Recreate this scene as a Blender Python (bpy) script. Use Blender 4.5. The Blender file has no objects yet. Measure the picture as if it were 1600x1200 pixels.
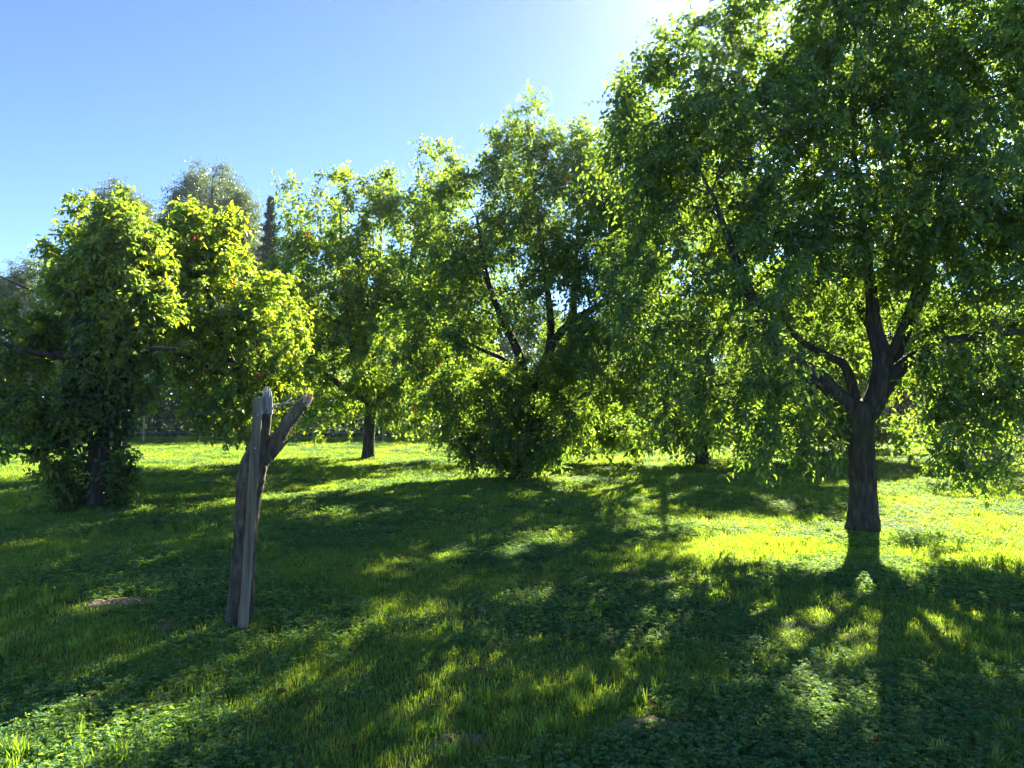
import bpy, math
import numpy as np
from mathutils import Vector, Matrix

# ------------------------------------------------------------------ camera, sky, sun, exposure
scene = bpy.context.scene
CAM_Z = 1.6
F_PX = 1164.0            # focal length in pixels of the 1600 x 1200 photograph
HORIZON = 628.0
cam_data = bpy.data.cameras.new("camera")
cam = bpy.data.objects.new("camera", cam_data)
scene.collection.objects.link(cam)
cam_data.sensor_width = 36.0
cam_data.lens = 36.0 * F_PX / 1600.0
cam_data.clip_start = 0.05
cam_data.clip_end = 2000.0
cam.location = (0, 0, CAM_Z)
cam.rotation_euler = (math.radians(90) + math.atan((HORIZON - 600) / F_PX), 0, 0)
scene.camera = cam

SUN_AZ = math.radians(25.0)      # to the right of straight ahead
SUN_EL = math.radians(28.5)
sun_dir = Vector((math.sin(SUN_AZ) * math.cos(SUN_EL), math.cos(SUN_AZ) * math.cos(SUN_EL), math.sin(SUN_EL)))
world = bpy.data.worlds.new("World")
scene.world = world
world.use_nodes = True
wn = world.node_tree
for n in list(wn.nodes):
    wn.nodes.remove(n)
sky = wn.nodes.new("ShaderNodeTexSky")
sky.sky_type = 'NISHITA'
sky.sun_disc = False
sky.sun_elevation = SUN_EL
sky.sun_rotation = SUN_AZ
sky.altitude = 100
sky.air_density = 0.34
sky.dust_density = 0.0
sky.ozone_density = 3.0
bg = wn.nodes.new("ShaderNodeBackground")
bg.inputs["Strength"].default_value = 0.052
wo = wn.nodes.new("ShaderNodeOutputWorld")
wn.links.new(sky.outputs[0], bg.inputs[0])
wn.links.new(bg.outputs[0], wo.inputs[0])

sun_data = bpy.data.lights.new("sun", 'SUN')
sun_data.energy = 4.2
sun_data.angle = math.radians(0.53)
sun_data.color = (1.0, 0.91, 0.74)
sun = bpy.data.objects.new("sun", sun_data)
scene.collection.objects.link(sun)
sun.location = (10, 20, 30)
sun.rotation_euler = sun_dir.to_track_quat('Z', 'Y').to_euler()

scene.view_settings.view_transform = 'Standard'
scene.view_settings.look = 'None'
scene.view_settings.gamma = 1.0
scene.view_settings.exposure = 3.25
scene.view_settings.use_curve_mapping = False
scene.cycles.use_denoising = True
scene.cycles.denoiser = 'OPENIMAGEDENOISE'
scene.cycles.use_adaptive_sampling = True
scene.cycles.adaptive_threshold = 0.02
scene.cycles.max_bounces = 14
scene.cycles.diffuse_bounces = 12
scene.cycles.glossy_bounces = 2
scene.cycles.transmission_bounces = 8
scene.cycles.volume_bounces = 0
scene.cycles.sample_clamp_indirect = 10.0
scene.cycles.caustics_reflective = False
scene.cycles.caustics_refractive = False

HAZE_DENSITY = 0.0004
HAZE_ANISO = 0.85

# ------------------------------------------------------------------ helpers
COL = scene.collection
rng = np.random.default_rng(11)


def at(px, py, d):
    """real place of a point seen at photo pixel (px, py) standing d metres ahead"""
    return np.array([(px - 800.0) / F_PX * d, d, CAM_Z + (HORIZON - py) / F_PX * d])


def ground_z(x, y):
    x = np.asarray(x, float)
    y = np.asarray(y, float)
    fade = np.clip(1.2 - np.hypot(x, y) / 60.0, 0, 1)
    return fade * (0.035 * np.sin(.45 * x + .4) * np.cos(.37 * y) + 0.018 * np.sin(1.1 * x + .7 * y) + 0.010 * np.sin(2.3 * x - 1.9 * y))


def norm(v):
    return v / np.maximum(np.linalg.norm(v, axis=-1, keepdims=True), 1e-9)


def tag(o, label=None, cat=None, group=None, kind=None):
    if label: o["label"] = label
    if cat: o["category"] = cat
    if group: o["group"] = group
    if kind: o["kind"] = kind
    return o


def empty(name, loc):
    o = bpy.data.objects.new(name, None)
    o.empty_display_size = 0.2
    o.location = loc
    COL.objects.link(o)
    return o


def mesh_np(name, V, faces, mat, parent=None, cols=None, smooth=False, attrs=None):
    """faces: list of integer arrays (n,3) / (n,4); vertices are in world space"""
    V = np.asarray(V, float)
    if parent is not None:
        V = V - np.array(parent_origin(parent))
    me = bpy.data.meshes.new(name)
    me.vertices.add(len(V))
    me.vertices.foreach_set("co", V.astype(np.float32).ravel())
    faces = [np.asarray(f, np.int32) for f in faces if len(f)]
    if faces:
        tot = np.concatenate([np.full(len(f), f.shape[1], np.int32) for f in faces])
        loops = np.concatenate([f.ravel() for f in faces])
        me.loops.add(len(loops))
        me.loops.foreach_set("vertex_index", loops)
        me.polygons.add(len(tot))
        start = np.concatenate([[0], np.cumsum(tot)[:-1]]).astype(np.int32)
        me.polygons.foreach_set("loop_start", start)
        me.polygons.foreach_set("loop_total", tot)
        me.polygons.foreach_set("use_smooth", np.full(len(tot), smooth, bool))
    if cols is not None:
        a = me.attributes.new("col", 'FLOAT_COLOR', 'POINT')
        c = np.ones((len(V), 4), np.float32)
        c[:, :3] = cols
        a.data.foreach_set("color", c.ravel())
    for k, (typ, arr) in (attrs or {}).items():
        a = me.attributes.new(k, typ, 'POINT')
        a.data.foreach_set("vector" if typ == 'FLOAT_VECTOR' else "value", np.asarray(arr).ravel())
    me.update(calc_edges=True)
    if mat is not None:
        me.materials.append(mat)
    o = bpy.data.objects.new(name, me)
    COL.objects.link(o)
    if parent is not None:
        o.parent = parent
    return o


def parent_origin(p):
    l = Vector(p.location)
    while p.parent:
        p = p.parent
        l = l + Vector(p.location)
    return l


def tube(P, R, sides, ref=None, rough=0.0, seed=0, cap=True, flare=0.0):
    """tapered tube along the points P; returns verts, [quads, tris]"""
    P = np.asarray(P, float)
    R = np.asarray(R, float)
    k = len(P)
    T = np.empty_like(P)
    T[1:-1] = P[2:] - P[:-2]
    T[0] = P[1] - P[0]
    T[-1] = P[-1] - P[-2]
    T = norm(T)
    if ref is None:
        m = np.abs(T.mean(0))
        ref = np.eye(3)[int(np.argmin(m))]
    N = norm(np.cross(T, ref))
    B = np.cross(T, N)
    a = np.arange(sides) * 2 * math.pi / sides
    rr = R[:, None] * np.ones((k, sides))
    if rough > 0:
        r_ = np.random.default_rng(seed)
        ph = r_.random(6) * 6.28
        zz = np.concatenate([[0], np.cumsum(np.linalg.norm(np.diff(P, axis=0), axis=1))])[:, None]
        w = (np.sin(3 * a + ph[0] + zz * 2.1) + .8 * np.sin(5 * a + ph[1] - zz * 3.3) + .6 * np.sin(8 * a + ph[2] + zz * 4.0)
             + .7 * np.sin(11 * a + ph[3] + 2 * np.sin(zz * 5)))
        rr = rr * (1 + rough * w / 2.2 + rough * .5 * r_.standard_normal((k, sides)))
    if flare:
        zz = np.concatenate([[0], np.cumsum(np.linalg.norm(np.diff(P, axis=0), axis=1))])[:, None]
        rr = rr * (1 + flare * np.exp(-zz / .16) * (np.sin(4 * a + 1) + .6 * np.sin(7 * a + 2.5)))
    V = P[:, None] + N[:, None] * (np.cos(a)[None, :, None] * rr[..., None]) + B[:, None] * (np.sin(a)[None, :, None] * rr[..., None])
    V = V.reshape(-1, 3)
    i = (np.arange(k - 1)[:, None] * sides + np.arange(sides)[None]).ravel()
    j = (np.arange(k - 1)[:, None] * sides + (np.arange(sides)[None] + 1) % sides).ravel()
    Q = np.stack([i, j, j + sides, i + sides], 1)
    tri = np.zeros((0, 3), int)
    if cap:
        V = np.concatenate([V, P[-1:] + T[-1:] * R[-1] * .4])
        e = (k - 1) * sides
        s = np.arange(sides)
        tri = np.stack([e + s, e + (s + 1) % sides, np.full(sides, len(V) - 1)], 1)
    return V, Q, tri


class Bag:
    def __init__(self):
        self.V, self.Q, self.T, self.C, self.n = [], [], [], [], 0

    def add(self, V, Q=None, T=None, C=None):
        if Q is not None and len(Q): self.Q.append(np.asarray(Q) + self.n)
        if T is not None and len(T): self.T.append(np.asarray(T) + self.n)
        if C is not None: self.C.append(C)
        self.V.append(V)
        self.n += len(V)

    def obj(self, name, mat, parent=None, smooth=False):
        if not self.V: return None
        fs = []
        if self.Q: fs.append(np.concatenate(self.Q))
        if self.T: fs.append(np.concatenate(self.T))
        return mesh_np(name, np.concatenate(self.V), fs, mat, parent, np.concatenate(self.C) if self.C else None, smooth)


def spline(P, step):
    """Catmull-Rom through rows of P (any number of columns; the first three are xyz)"""
    P = np.asarray(P, float)
    E = np.concatenate([[2 * P[0] - P[1]], P, [2 * P[-1] - P[-2]]])
    out = []
    for i in range(1, len(E) - 2):
        n = max(1, int(np.linalg.norm(E[i + 1, :3] - E[i, :3]) / step))
        t = (np.arange(n) / n)[:, None]
        p0, p1, p2, p3 = E[i - 1], E[i], E[i + 1], E[i + 2]
        out.append(.5 * (2 * p1 + (p2 - p0) * t + (2 * p0 - 5 * p1 + 4 * p2 - p3) * t ** 2 + (3 * p1 - p0 - 3 * p2 + p3) * t ** 3))
    out.append(P[-1:])
    return np.concatenate(out)


# ------------------------------------------------------------------ materials
def new_mat(name):
    m = bpy.data.materials.new(name)
    m.use_nodes = True
    nt = m.node_tree
    for n in list(nt.nodes):
        nt.nodes.remove(n)
    out = nt.nodes.new("ShaderNodeOutputMaterial")
    return m, nt, out


def mixc(nt, fac, a, b, mode='MIX'):
    n = nt.nodes.new("ShaderNodeMix")
    n.data_type = 'RGBA'
    n.blend_type = mode
    for sock, val in ((n.inputs[0], fac), (n.inputs[6], a), (n.inputs[7], b)):
        if hasattr(val, "is_linked"):
            nt.links.new(val, sock)
        elif isinstance(val, (int, float)):
            sock.default_value = val
        else:
            sock.default_value = (*val, 1)
    return n.outputs[2]


def leaf_material(name, trans, mult, rough=.5, spec=.35, random_tint=False):
    m, nt, out = new_mat(name)
    at_ = nt.nodes.new("ShaderNodeAttribute")
    at_.attribute_name = "col"
    col = at_.outputs["Color"]
    if random_tint:
        oi = nt.nodes.new("ShaderNodeObjectInfo")
        ra = nt.nodes.new("ShaderNodeValToRGB")
        ra.color_ramp.elements[0].color = (.72, .85, .8, 1)
        ra.color_ramp.elements[1].color = (1.25, 1.12, .9, 1)
        nt.links.new(oi.outputs["Random"], ra.inputs[0])
        col = mixc(nt, 1.0, col, ra.outputs[0], 'MULTIPLY')
    p = nt.nodes.new("ShaderNodeBsdfPrincipled")
    p.inputs["Roughness"].default_value = rough
    p.inputs["Specular IOR Level"].default_value = spec
    nt.links.new(col, p.inputs["Base Color"])
    tc = mixc(nt, 1.0, col, mult, 'MULTIPLY')
    tr = nt.nodes.new("ShaderNodeBsdfTranslucent")
    nt.links.new(tc, tr.inputs[0])
    mx = nt.nodes.new("ShaderNodeMixShader")
    mx.inputs[0].default_value = trans
    nt.links.new(p.outputs[0], mx.inputs[1])
    nt.links.new(tr.outputs[0], mx.inputs[2])
    nt.links.new(mx.outputs[0], out.inputs[0])
    return m


def noise_node(nt, scale, detail=5, vec=None, stretch=None):
    n = nt.nodes.new("ShaderNodeTexNoise")
    n.inputs["Scale"].default_value = scale
    n.inputs["Detail"].default_value = detail
    if vec is None:
        vec = nt.nodes.new("ShaderNodeTexCoord").outputs["Object"]
    if stretch:
        mp = nt.nodes.new("ShaderNodeMapping")
        mp.inputs["Scale"].default_value = stretch
        nt.links.new(vec, mp.inputs[0])
        vec = mp.outputs[0]
    nt.links.new(vec, n.inputs[0])
    return n.outputs[0]


def ramp(nt, fac, stops):
    r = nt.nodes.new("ShaderNodeValToRGB")
    e = r.color_ramp.elements
    while len(e) < len(stops):
        e.new(.5)
    for k, (pos, c) in enumerate(stops):
        e[k].position = pos
        e[k].color = (*c, 1)
    nt.links.new(fac, r.inputs[0])
    return r.outputs[0]


def solid_material(name, stops, scale, stretch=None, rough=.9, bump=.6, bscale=None, bdist=.02, spec=.2, moss=None):
    m, nt, out = new_mat(name)
    c = ramp(nt, noise_node(nt, scale, 8, stretch=stretch), stops)
    if moss:
        f = ramp(nt, noise_node(nt, 4.0, 4), [(.5, (0, 0, 0)), (.68, (.7, .7, .7))])
        c = mixc(nt, f, c, moss)
    p = nt.nodes.new("ShaderNodeBsdfPrincipled")
    p.inputs["Roughness"].default_value = rough
    p.inputs["Specular IOR Level"].default_value = spec
    nt.links.new(c, p.inputs["Base Color"])
    b = nt.nodes.new("ShaderNodeBump")
    b.inputs["Strength"].default_value = bump
    b.inputs["Distance"].default_value = bdist
    nt.links.new(noise_node(nt, bscale or scale * 1.7, 8, stretch=stretch), b.inputs["Height"])
    nt.links.new(b.outputs[0], p.inputs["Normal"])
    nt.links.new(p.outputs[0], out.inputs[0])
    return m


M_leaf = leaf_material("cherry_leaf", .55, (2.3, 2.1, .35))
M_far_leaf = leaf_material("far_leaf", .2, (1.8, 1.7, .8), rough=.6)
M_silver = leaf_material("silver_leaf", .3, (1.5, 1.5, 1.0), rough=.45, spec=.5)
M_ivy = leaf_material("ivy_leaf", .3, (1.9, 1.9, .6), rough=.35, spec=.5)
M_grass = leaf_material("grass_blade", .55, (2.6, 2.1, .25), rough=.75, spec=.12, random_tint=True)
M_bark = solid_material("cherry_bark", [(.3, (.022, .018, .015)), (.55, (.055, .045, .038)), (.75, (.11, .095, .08))], 22, (1, 1, .25), bump=.9, bdist=.03, moss=(.045, .05, .022))
M_dead_bark = solid_material("dead_bark", [(.3, (.032, .027, .019)), (.55, (.095, .080, .056)), (.78, (.19, .165, .12))], 26, (1, 1, .3), bump=1.0, bdist=.03)
M_bare_wood = solid_material("weathered_bare_wood", [(.3, (.09, .085, .08)), (.5, (.30, .285, .27)), (.7, (.52, .50, .47))], 40, (1, 1, .12), bump=.8, bdist=.015)
M_fresh_wood = solid_material("torn_wood", [(.3, (.16, .10, .06)), (.6, (.40, .27, .17))], 40, (1, 1, .15), bump=.8)
M_stake = solid_material("grey_sawn_timber", [(.28, (.07, .058, .040)), (.5, (.15, .128, .092)), (.72, (.25, .215, .16))], 34, (1, 1, .045), bump=.7, bdist=.008, moss=(.14, .135, .06))
M_twig = solid_material("twig_bark", [(.3, (.05, .04, .03)), (.7, (.12, .10, .08))], 20, bump=.3)
M_grey_twig = solid_material("grey_twig", [(.3, (.14, .11, .09)), (.7, (.30, .25, .21))], 20, bump=.3)
M_fence_wood = solid_material("fence_post_wood", [(.3, (.20, .16, .09)), (.7, (.42, .35, .2))], 20, (1, 1, .1), bump=.5)
M_soil = solid_material("dry_soil", [(.25, (.11, .085, .05)), (.5, (.21, .165, .10)), (.75, (.31, .25, .16))], 30, bump=1.0, bdist=.03)
m, nt, out = new_mat("galvanised_wire")
p = nt.nodes.new("ShaderNodeBsdfPrincipled")
p.inputs["Base Color"].default_value = (.35, .36, .35, 1)
p.inputs["Metallic"].default_value = .7
p.inputs["Roughness"].default_value = .5
nt.links.new(p.outputs[0], out.inputs[0])
M_wire = m

# ground: mossy thatch and soil between the blades
m, nt, out = new_mat("lawn_thatch")
tc = nt.nodes.new("ShaderNodeTexCoord").outputs["Object"]
c1 = ramp(nt, noise_node(nt, 9.0, 8, tc), [(.3, (.055, .080, .036)), (.55, (.088, .13, .050)), (.75, (.115, .14, .06))])
c2 = ramp(nt, noise_node(nt, .9, 5, tc), [(.35, (0, 0, 0)), (.7, (.5, .5, .5))])
cc = mixc(nt, c2, c1, (.055, .085, .018))
p = nt.nodes.new("ShaderNodeBsdfPrincipled")
p.inputs["Roughness"].default_value = 1.0
p.inputs["Specular IOR Level"].default_value = .05
nt.links.new(cc, p.inputs["Base Color"])
b = nt.nodes.new("ShaderNodeBump")
b.inputs["Strength"].default_value = 1.0
b.inputs["Distance"].default_value = .05
nt.links.new(noise_node(nt, 26.0, 8, tc), b.inputs["Height"])
nt.links.new(b.outputs[0], p.inputs["Normal"])
nt.links.new(p.outputs[0], out.inputs[0])
M_ground = m

# ------------------------------------------------------------------ ground sheet
def axis(a, b, fine, coarse):
    return np.concatenate([-np.geomspace(coarse, -a, 16)[::-1][:-1], np.arange(-coarse, coarse, fine), np.geomspace(coarse, b, 16)])


gx = axis(-900, 900, .5, 45)
gy = np.concatenate([np.linspace(-60, -6, 12), np.arange(-5, 45, .5), np.geomspace(45, 1500, 18)])
X, Y = np.meshgrid(gx, gy, indexing="ij")
Z = ground_z(X, Y)
nx, ny = X.shape
idx = np.arange(nx * ny).reshape(nx, ny)
Q = np.stack([idx[:-1, :-1], idx[1:, :-1], idx[1:, 1:], idx[:-1, 1:]], -1).reshape(-1, 4)
g = mesh_np("ground", np.stack([X, Y, Z], -1).reshape(-1, 3), [Q], M_ground, smooth=True)
tag(g, kind="structure")

# bare earth patches in the lawn: photo pixel, radii in metres, height, label
patches = [
    (183, 948, .20, .13, .035, "brown crumbly earth patch standing in tree shade beside bright lawn"),
    (262, 981, .10, .07, .025, "small reddish earth patch near the foot of the stake"),
    (725, 1156, .13, .07, .02, "pale bare soil patch in the shaded open lawn"),
    (572, 976, .09, .06, .015, "tiny bare soil spot on the lawn right of the broken trunk"),
    (1012, 1132, .17, .10, .02, "dark bare soil patch below the forked cherry tree's shadow"),
    (150, 1093, .17, .06, .015, "thin worn soil strip in front of the sunlit grass"),
]
patch_world = []
for (px, py, rx, ry, h, lab) in patches:
    d = 1.6 * F_PX / (py - HORIZON)
    cx = (px - 800) / F_PX * d
    rx, ry = rx * 1.1, ry * 1.15
    patch_world.append((cx, d, rx, ry, h, lab))
    r_ = np.random.default_rng(int(px))
    rings, sides = 6, 20
    vs = [[cx, d, ground_z(cx, d) + h]]
    for i in range(1, rings + 1):
        f = i / rings
        for s in range(sides):
            a = s * 2 * math.pi / sides
            w = 1 + .22 * math.sin(2 * a + px) + .15 * math.sin(5 * a + py) + .06 * r_.standard_normal()
            x_, y_ = cx + math.cos(a) * rx * f * w, d + math.sin(a) * ry * f * w
            vs.append([x_, y_, float(ground_z(x_, y_)) + (h * (1 - f * f) + (.008 * r_.standard_normal() if i < rings else 0)) - (.012 if i == rings else 0)])
    T = [[0, 1 + s, 1 + (s + 1) % sides] for s in range(sides)]
    Qs = [[1 + (i - 1) * sides + s, 1 + i * sides + s, 1 + i * sides + (s + 1) % sides, 1 + (i - 1) * sides + (s + 1) % sides] for i in range(1, rings) for s in range(sides)]
    o = mesh_np("soil_patch", vs, [np.array(Qs), np.array(T)], M_soil, smooth=True)
    tag(o, lab, "soil patch", "bare earth patches in the lawn")

# ------------------------------------------------------------------ leaves
def tmpl_leaf():
    V = np.array([[0, 0, 0], [.32, .5, .10], [.32, 0, 0], [.32, -.5, .10], [.68, .40, .06], [.68, 0, -.05], [.68, -.40, .06], [1, 0, -.16]])
    Q = np.array([[1, 2, 5, 4], [2, 3, 6, 5]])
    T = np.array([[0, 2, 1], [0, 3, 2], [4, 5, 7], [5, 6, 7]])
    return V, Q, T


def tmpl_small():
    V = np.array([[0, 0, 0], [.45, .5, .10], [1, 0, -.08], [.45, -.5, .10]])
    return V, np.zeros((0, 4), int), np.array([[0, 2, 1], [0, 3, 2]])


LEAF, SMALL = tmpl_leaf(), tmpl_small()


def frames(D, up_bias, r_):
    D = norm(D)
    n = np.array([0, 0, 1.0]) * up_bias + r_.standard_normal(D.shape) * .6
    n = n - D * np.sum(n * D, 1, keepdims=True)
    n = norm(n)
    return D, np.cross(n, D), n


def leaf_mesh(pos, D, S, N, L, W, tmpl):
    V, Q, T = tmpl
    k = len(V)
    P = (pos[:, None] + D[:, None] * (V[None, :, 0:1] * L[:, None, None]) + S[:, None] * (V[None, :, 1:2] * W[:, None, None])
         + N[:, None] * (V[None, :, 2:3] * L[:, None, None]))
    off = (np.arange(len(pos)) * k)[:, None, None]
    return P.reshape(-1, 3), (Q[None] + off).reshape(-1, 4) if len(Q) else Q, (T[None] + off).reshape(-1, 3)


PAL = np.array([[.058, .108, .070], [.078, .142, .074], [.104, .176, .070], [.145, .220, .060], [.21, .26, .05], [.38, .10, .06]])


def sprigs(P, D, r_, shoots, nl, slen, L, W, droop, up, spread=.9, sag=.05, warm=0.0, red=0.0, tone=0.0):
    """leafy shoots from the points P along D; returns the leaves' frames, colours and the shoots' stems"""
    n = len(P)
    P = np.repeat(P, shoots, 0)
    D = np.repeat(D, shoots, 0)
    sd = norm(D * .7 + r_.standard_normal(P.shape) * spread + np.array([0, 0, up]))
    sl = slen * r_.uniform(.45, 1.25, len(P))
    t = (np.arange(nl)[None] + r_.random((len(P), nl))) / nl
    pos = P[:, None] + sd[:, None] * (t * sl[:, None])[..., None] - np.array([0, 0, 1.]) * (sag * t ** 2)[..., None]
    ref = norm(np.cross(sd, r_.standard_normal(sd.shape)))
    oth = np.cross(sd, ref)
    ang = np.arange(nl)[None] * 2.4 + r_.random((len(P), 1)) * 6.28
    side = ref[:, None] * np.cos(ang)[..., None] + oth[:, None] * np.sin(ang)[..., None]
    ld = sd[:, None] * .45 + side * .8 + np.array([0, 0, -droop]) + r_.standard_normal(pos.shape) * .25
    pos = pos.reshape(-1, 3)
    ld = ld.reshape(-1, 3)
    Df, Sf, Nf = frames(ld, .9, r_)
    size = r_.uniform(.5, 1.2, len(pos))
    # colour: a tone for each shoot, a little for each leaf, younger and yellower towards the tip
    base = np.repeat(1.3 + tone + .7 * r_.standard_normal(len(P)), nl) + .35 * r_.standard_normal(len(pos)) + (t.ravel() - .5) * .7 + np.repeat((r_.random(len(P)) < warm) * 1.6, nl)
    base = np.clip(base, 0, 3.99)
    i = base.astype(int)
    f = (base - i)[:, None]
    C = PAL[i] * (1 - f) + PAL[i + 1] * f
    isred = np.repeat(r_.random(len(P)) < red, nl) & (t.ravel() > .45)
    C[isred] = PAL[5] * r_.uniform(.5, 1.1, (isred.sum(), 1))
    return pos, Df, Sf, Nf, L * size, W * size, C, (P, P + sd * sl[:, None] - np.array([0, 0, sag]))


def stems(bag, A, B, r, col):
    """three-sided stems from A to B"""
    T = norm(B - A)
    N = norm(np.cross(T, np.array([.31, .77, .55])))
    S = np.cross(T, N)
    a = np.arange(3) * 2.0944
    ring = N[:, None] * np.cos(a)[None, :, None] + S[:, None] * np.sin(a)[None, :, None]
    V = np.concatenate([A[:, None] + ring * r, B[:, None] + ring * r * .4], 1)
    k = np.arange(3)
    q = np.stack([k, (k + 1) % 3, 3 + (k + 1) % 3, 3 + k], 1)
    bag.add(V.reshape(-1, 3), (q[None] + (np.arange(len(A)) * 6)[:, None, None]).reshape(-1, 4), None, np.tile(col, (len(A) * 6, 1)))


# ------------------------------------------------------------------ branch growth
def grow(start, blocked, start_dir, attract, bf, seg, r_):
    """every attractor is joined to the cheapest node of the growing tree (near, and near the root along the wood)"""
    cap = len(start) + len(attract) * 40
    pos = np.zeros((cap, 3)); par = np.full(cap, -1); pl = np.zeros(cap); dr = np.zeros((cap, 3))
    n = len(start)
    pos[:n] = start
    dr[:n] = start_dir
    pl[:n] = np.where(blocked, 1e6, 0)
    d0 = np.min(np.linalg.norm(attract[:, None] - start[None, ~blocked], axis=2), 1)
    tips = []
    for k in np.argsort(d0):
        a = attract[k]
        v = a - pos[:n]
        d = np.sqrt((v * v).sum(1))
        back = 1 - (v * dr[:n]).sum(1) / np.maximum(d, 1e-6)
        cost = d * (1 + .25 * back) + bf * pl[:n]
        j = int(np.argmin(cost))
        L = d[j]
        m_ = max(1, int(round(L / seg)))
        ctrl = pos[j] + dr[j] * L * .38 + r_.standard_normal(3) * L * .07
        prev = j
        for q in range(1, m_ + 1):
            t = q / m_
            p_ = (1 - t) ** 2 * pos[j] + 2 * t * (1 - t) * ctrl + t * t * a
            if q < m_: p_ = p_ + r_.standard_normal(3) * .012
            pos[n] = p_
            par[n] = prev
            pl[n] = pl[prev] + np.linalg.norm(p_ - pos[prev])
            dr[n] = norm(p_ - pos[prev])
            prev = n
            n += 1
        tips.append(prev)
    return pos[:n], par[:n], dr[:n], np.array(tips), len(start)


def branch_tubes(bag, pos, par, n0, rtip, rmax):
    n = len(pos)
    acc = np.zeros(n)
    kids = [[] for _ in range(n)]
    for i in range(n - 1, n0 - 1, -1):
        if acc[i] == 0: acc[i] = 1
        if par[i] >= 0:
            acc[par[i]] += acc[i]
            kids[par[i]].append(i)
    R = np.minimum(rtip * acc ** (1 / 2.35), rmax)
    used = np.zeros(n, bool)
    for i in range(n0, n):
        if used[i]: continue
        ch = [par[i], i]
        used[i] = True
        while kids[ch[-1]]:
            c = max(kids[ch[-1]], key=lambda q: acc[q])
            if used[c]: break
            used[c] = True
            ch.append(c)
        rr = R[ch].copy()
        rr[0] = rr[1]
        s = 3 if rr[0] < .007 else (5 if rr[0] < .025 else 8)
        V, Qd, T = tube(pos[ch], rr, s)
        bag.add(V, Qd, T)
    return R


def sample_lobes(lobes, n, r_, shell=.55, gap=.0):
    """random points in a union of ellipsoids (centre, radii, weight), thinned by a soft clump noise"""
    C = np.array([l[0] for l in lobes]); R = np.array([l[1] for l in lobes])
    w = np.array([np.prod(l[1]) ** .8 * (l[2] if len(l) > 2 else 1) for l in lobes])
    w = w / w.sum()
    out = []
    cnt = 0
    ph = r_.random((6, 4)) * 6.28
    fr = r_.standard_normal((6, 3)) * 3.6
    while cnt < n:
        i = r_.choice(len(lobes), n, p=w)
        u = norm(r_.standard_normal((n, 3))) * (r_.random(n) ** (1 / 3 * shell))[:, None]
        p_ = C[i] + u * R[i]
        if gap > 0:
            s = sum(np.sin(p_ @ fr[k] + ph[k, 0]) for k in range(6)) / 6
            p_ = p_[s > -.55 + gap]
        out.append(p_)
        cnt += len(p_)
    p_ = np.concatenate(out)
    r_.shuffle(p_)
    p_ = p_[:n]
    return p_[p_[:, 2] > .25]


def lobes_px(d0, rows):
    """rows: photo x, photo y, metres behind the trunk, half width px, half height px, half depth m, weight"""
    out = []
    for (px, py, dd, rx, ry, rd, w) in rows:
        d = d0 + dd
        out.append((at(px, py, d), np.array([rx / F_PX * d, rd, ry / F_PX * d]), w))
    return out


def limb_px(d0, rows):
    """rows: photo x, photo y, metres behind the trunk, radius px -> world xyz and radius"""
    return np.array([np.append(at(px, py, d0 + dd), r / F_PX * (d0 + dd)) for (px, py, dd, r) in rows])


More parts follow.
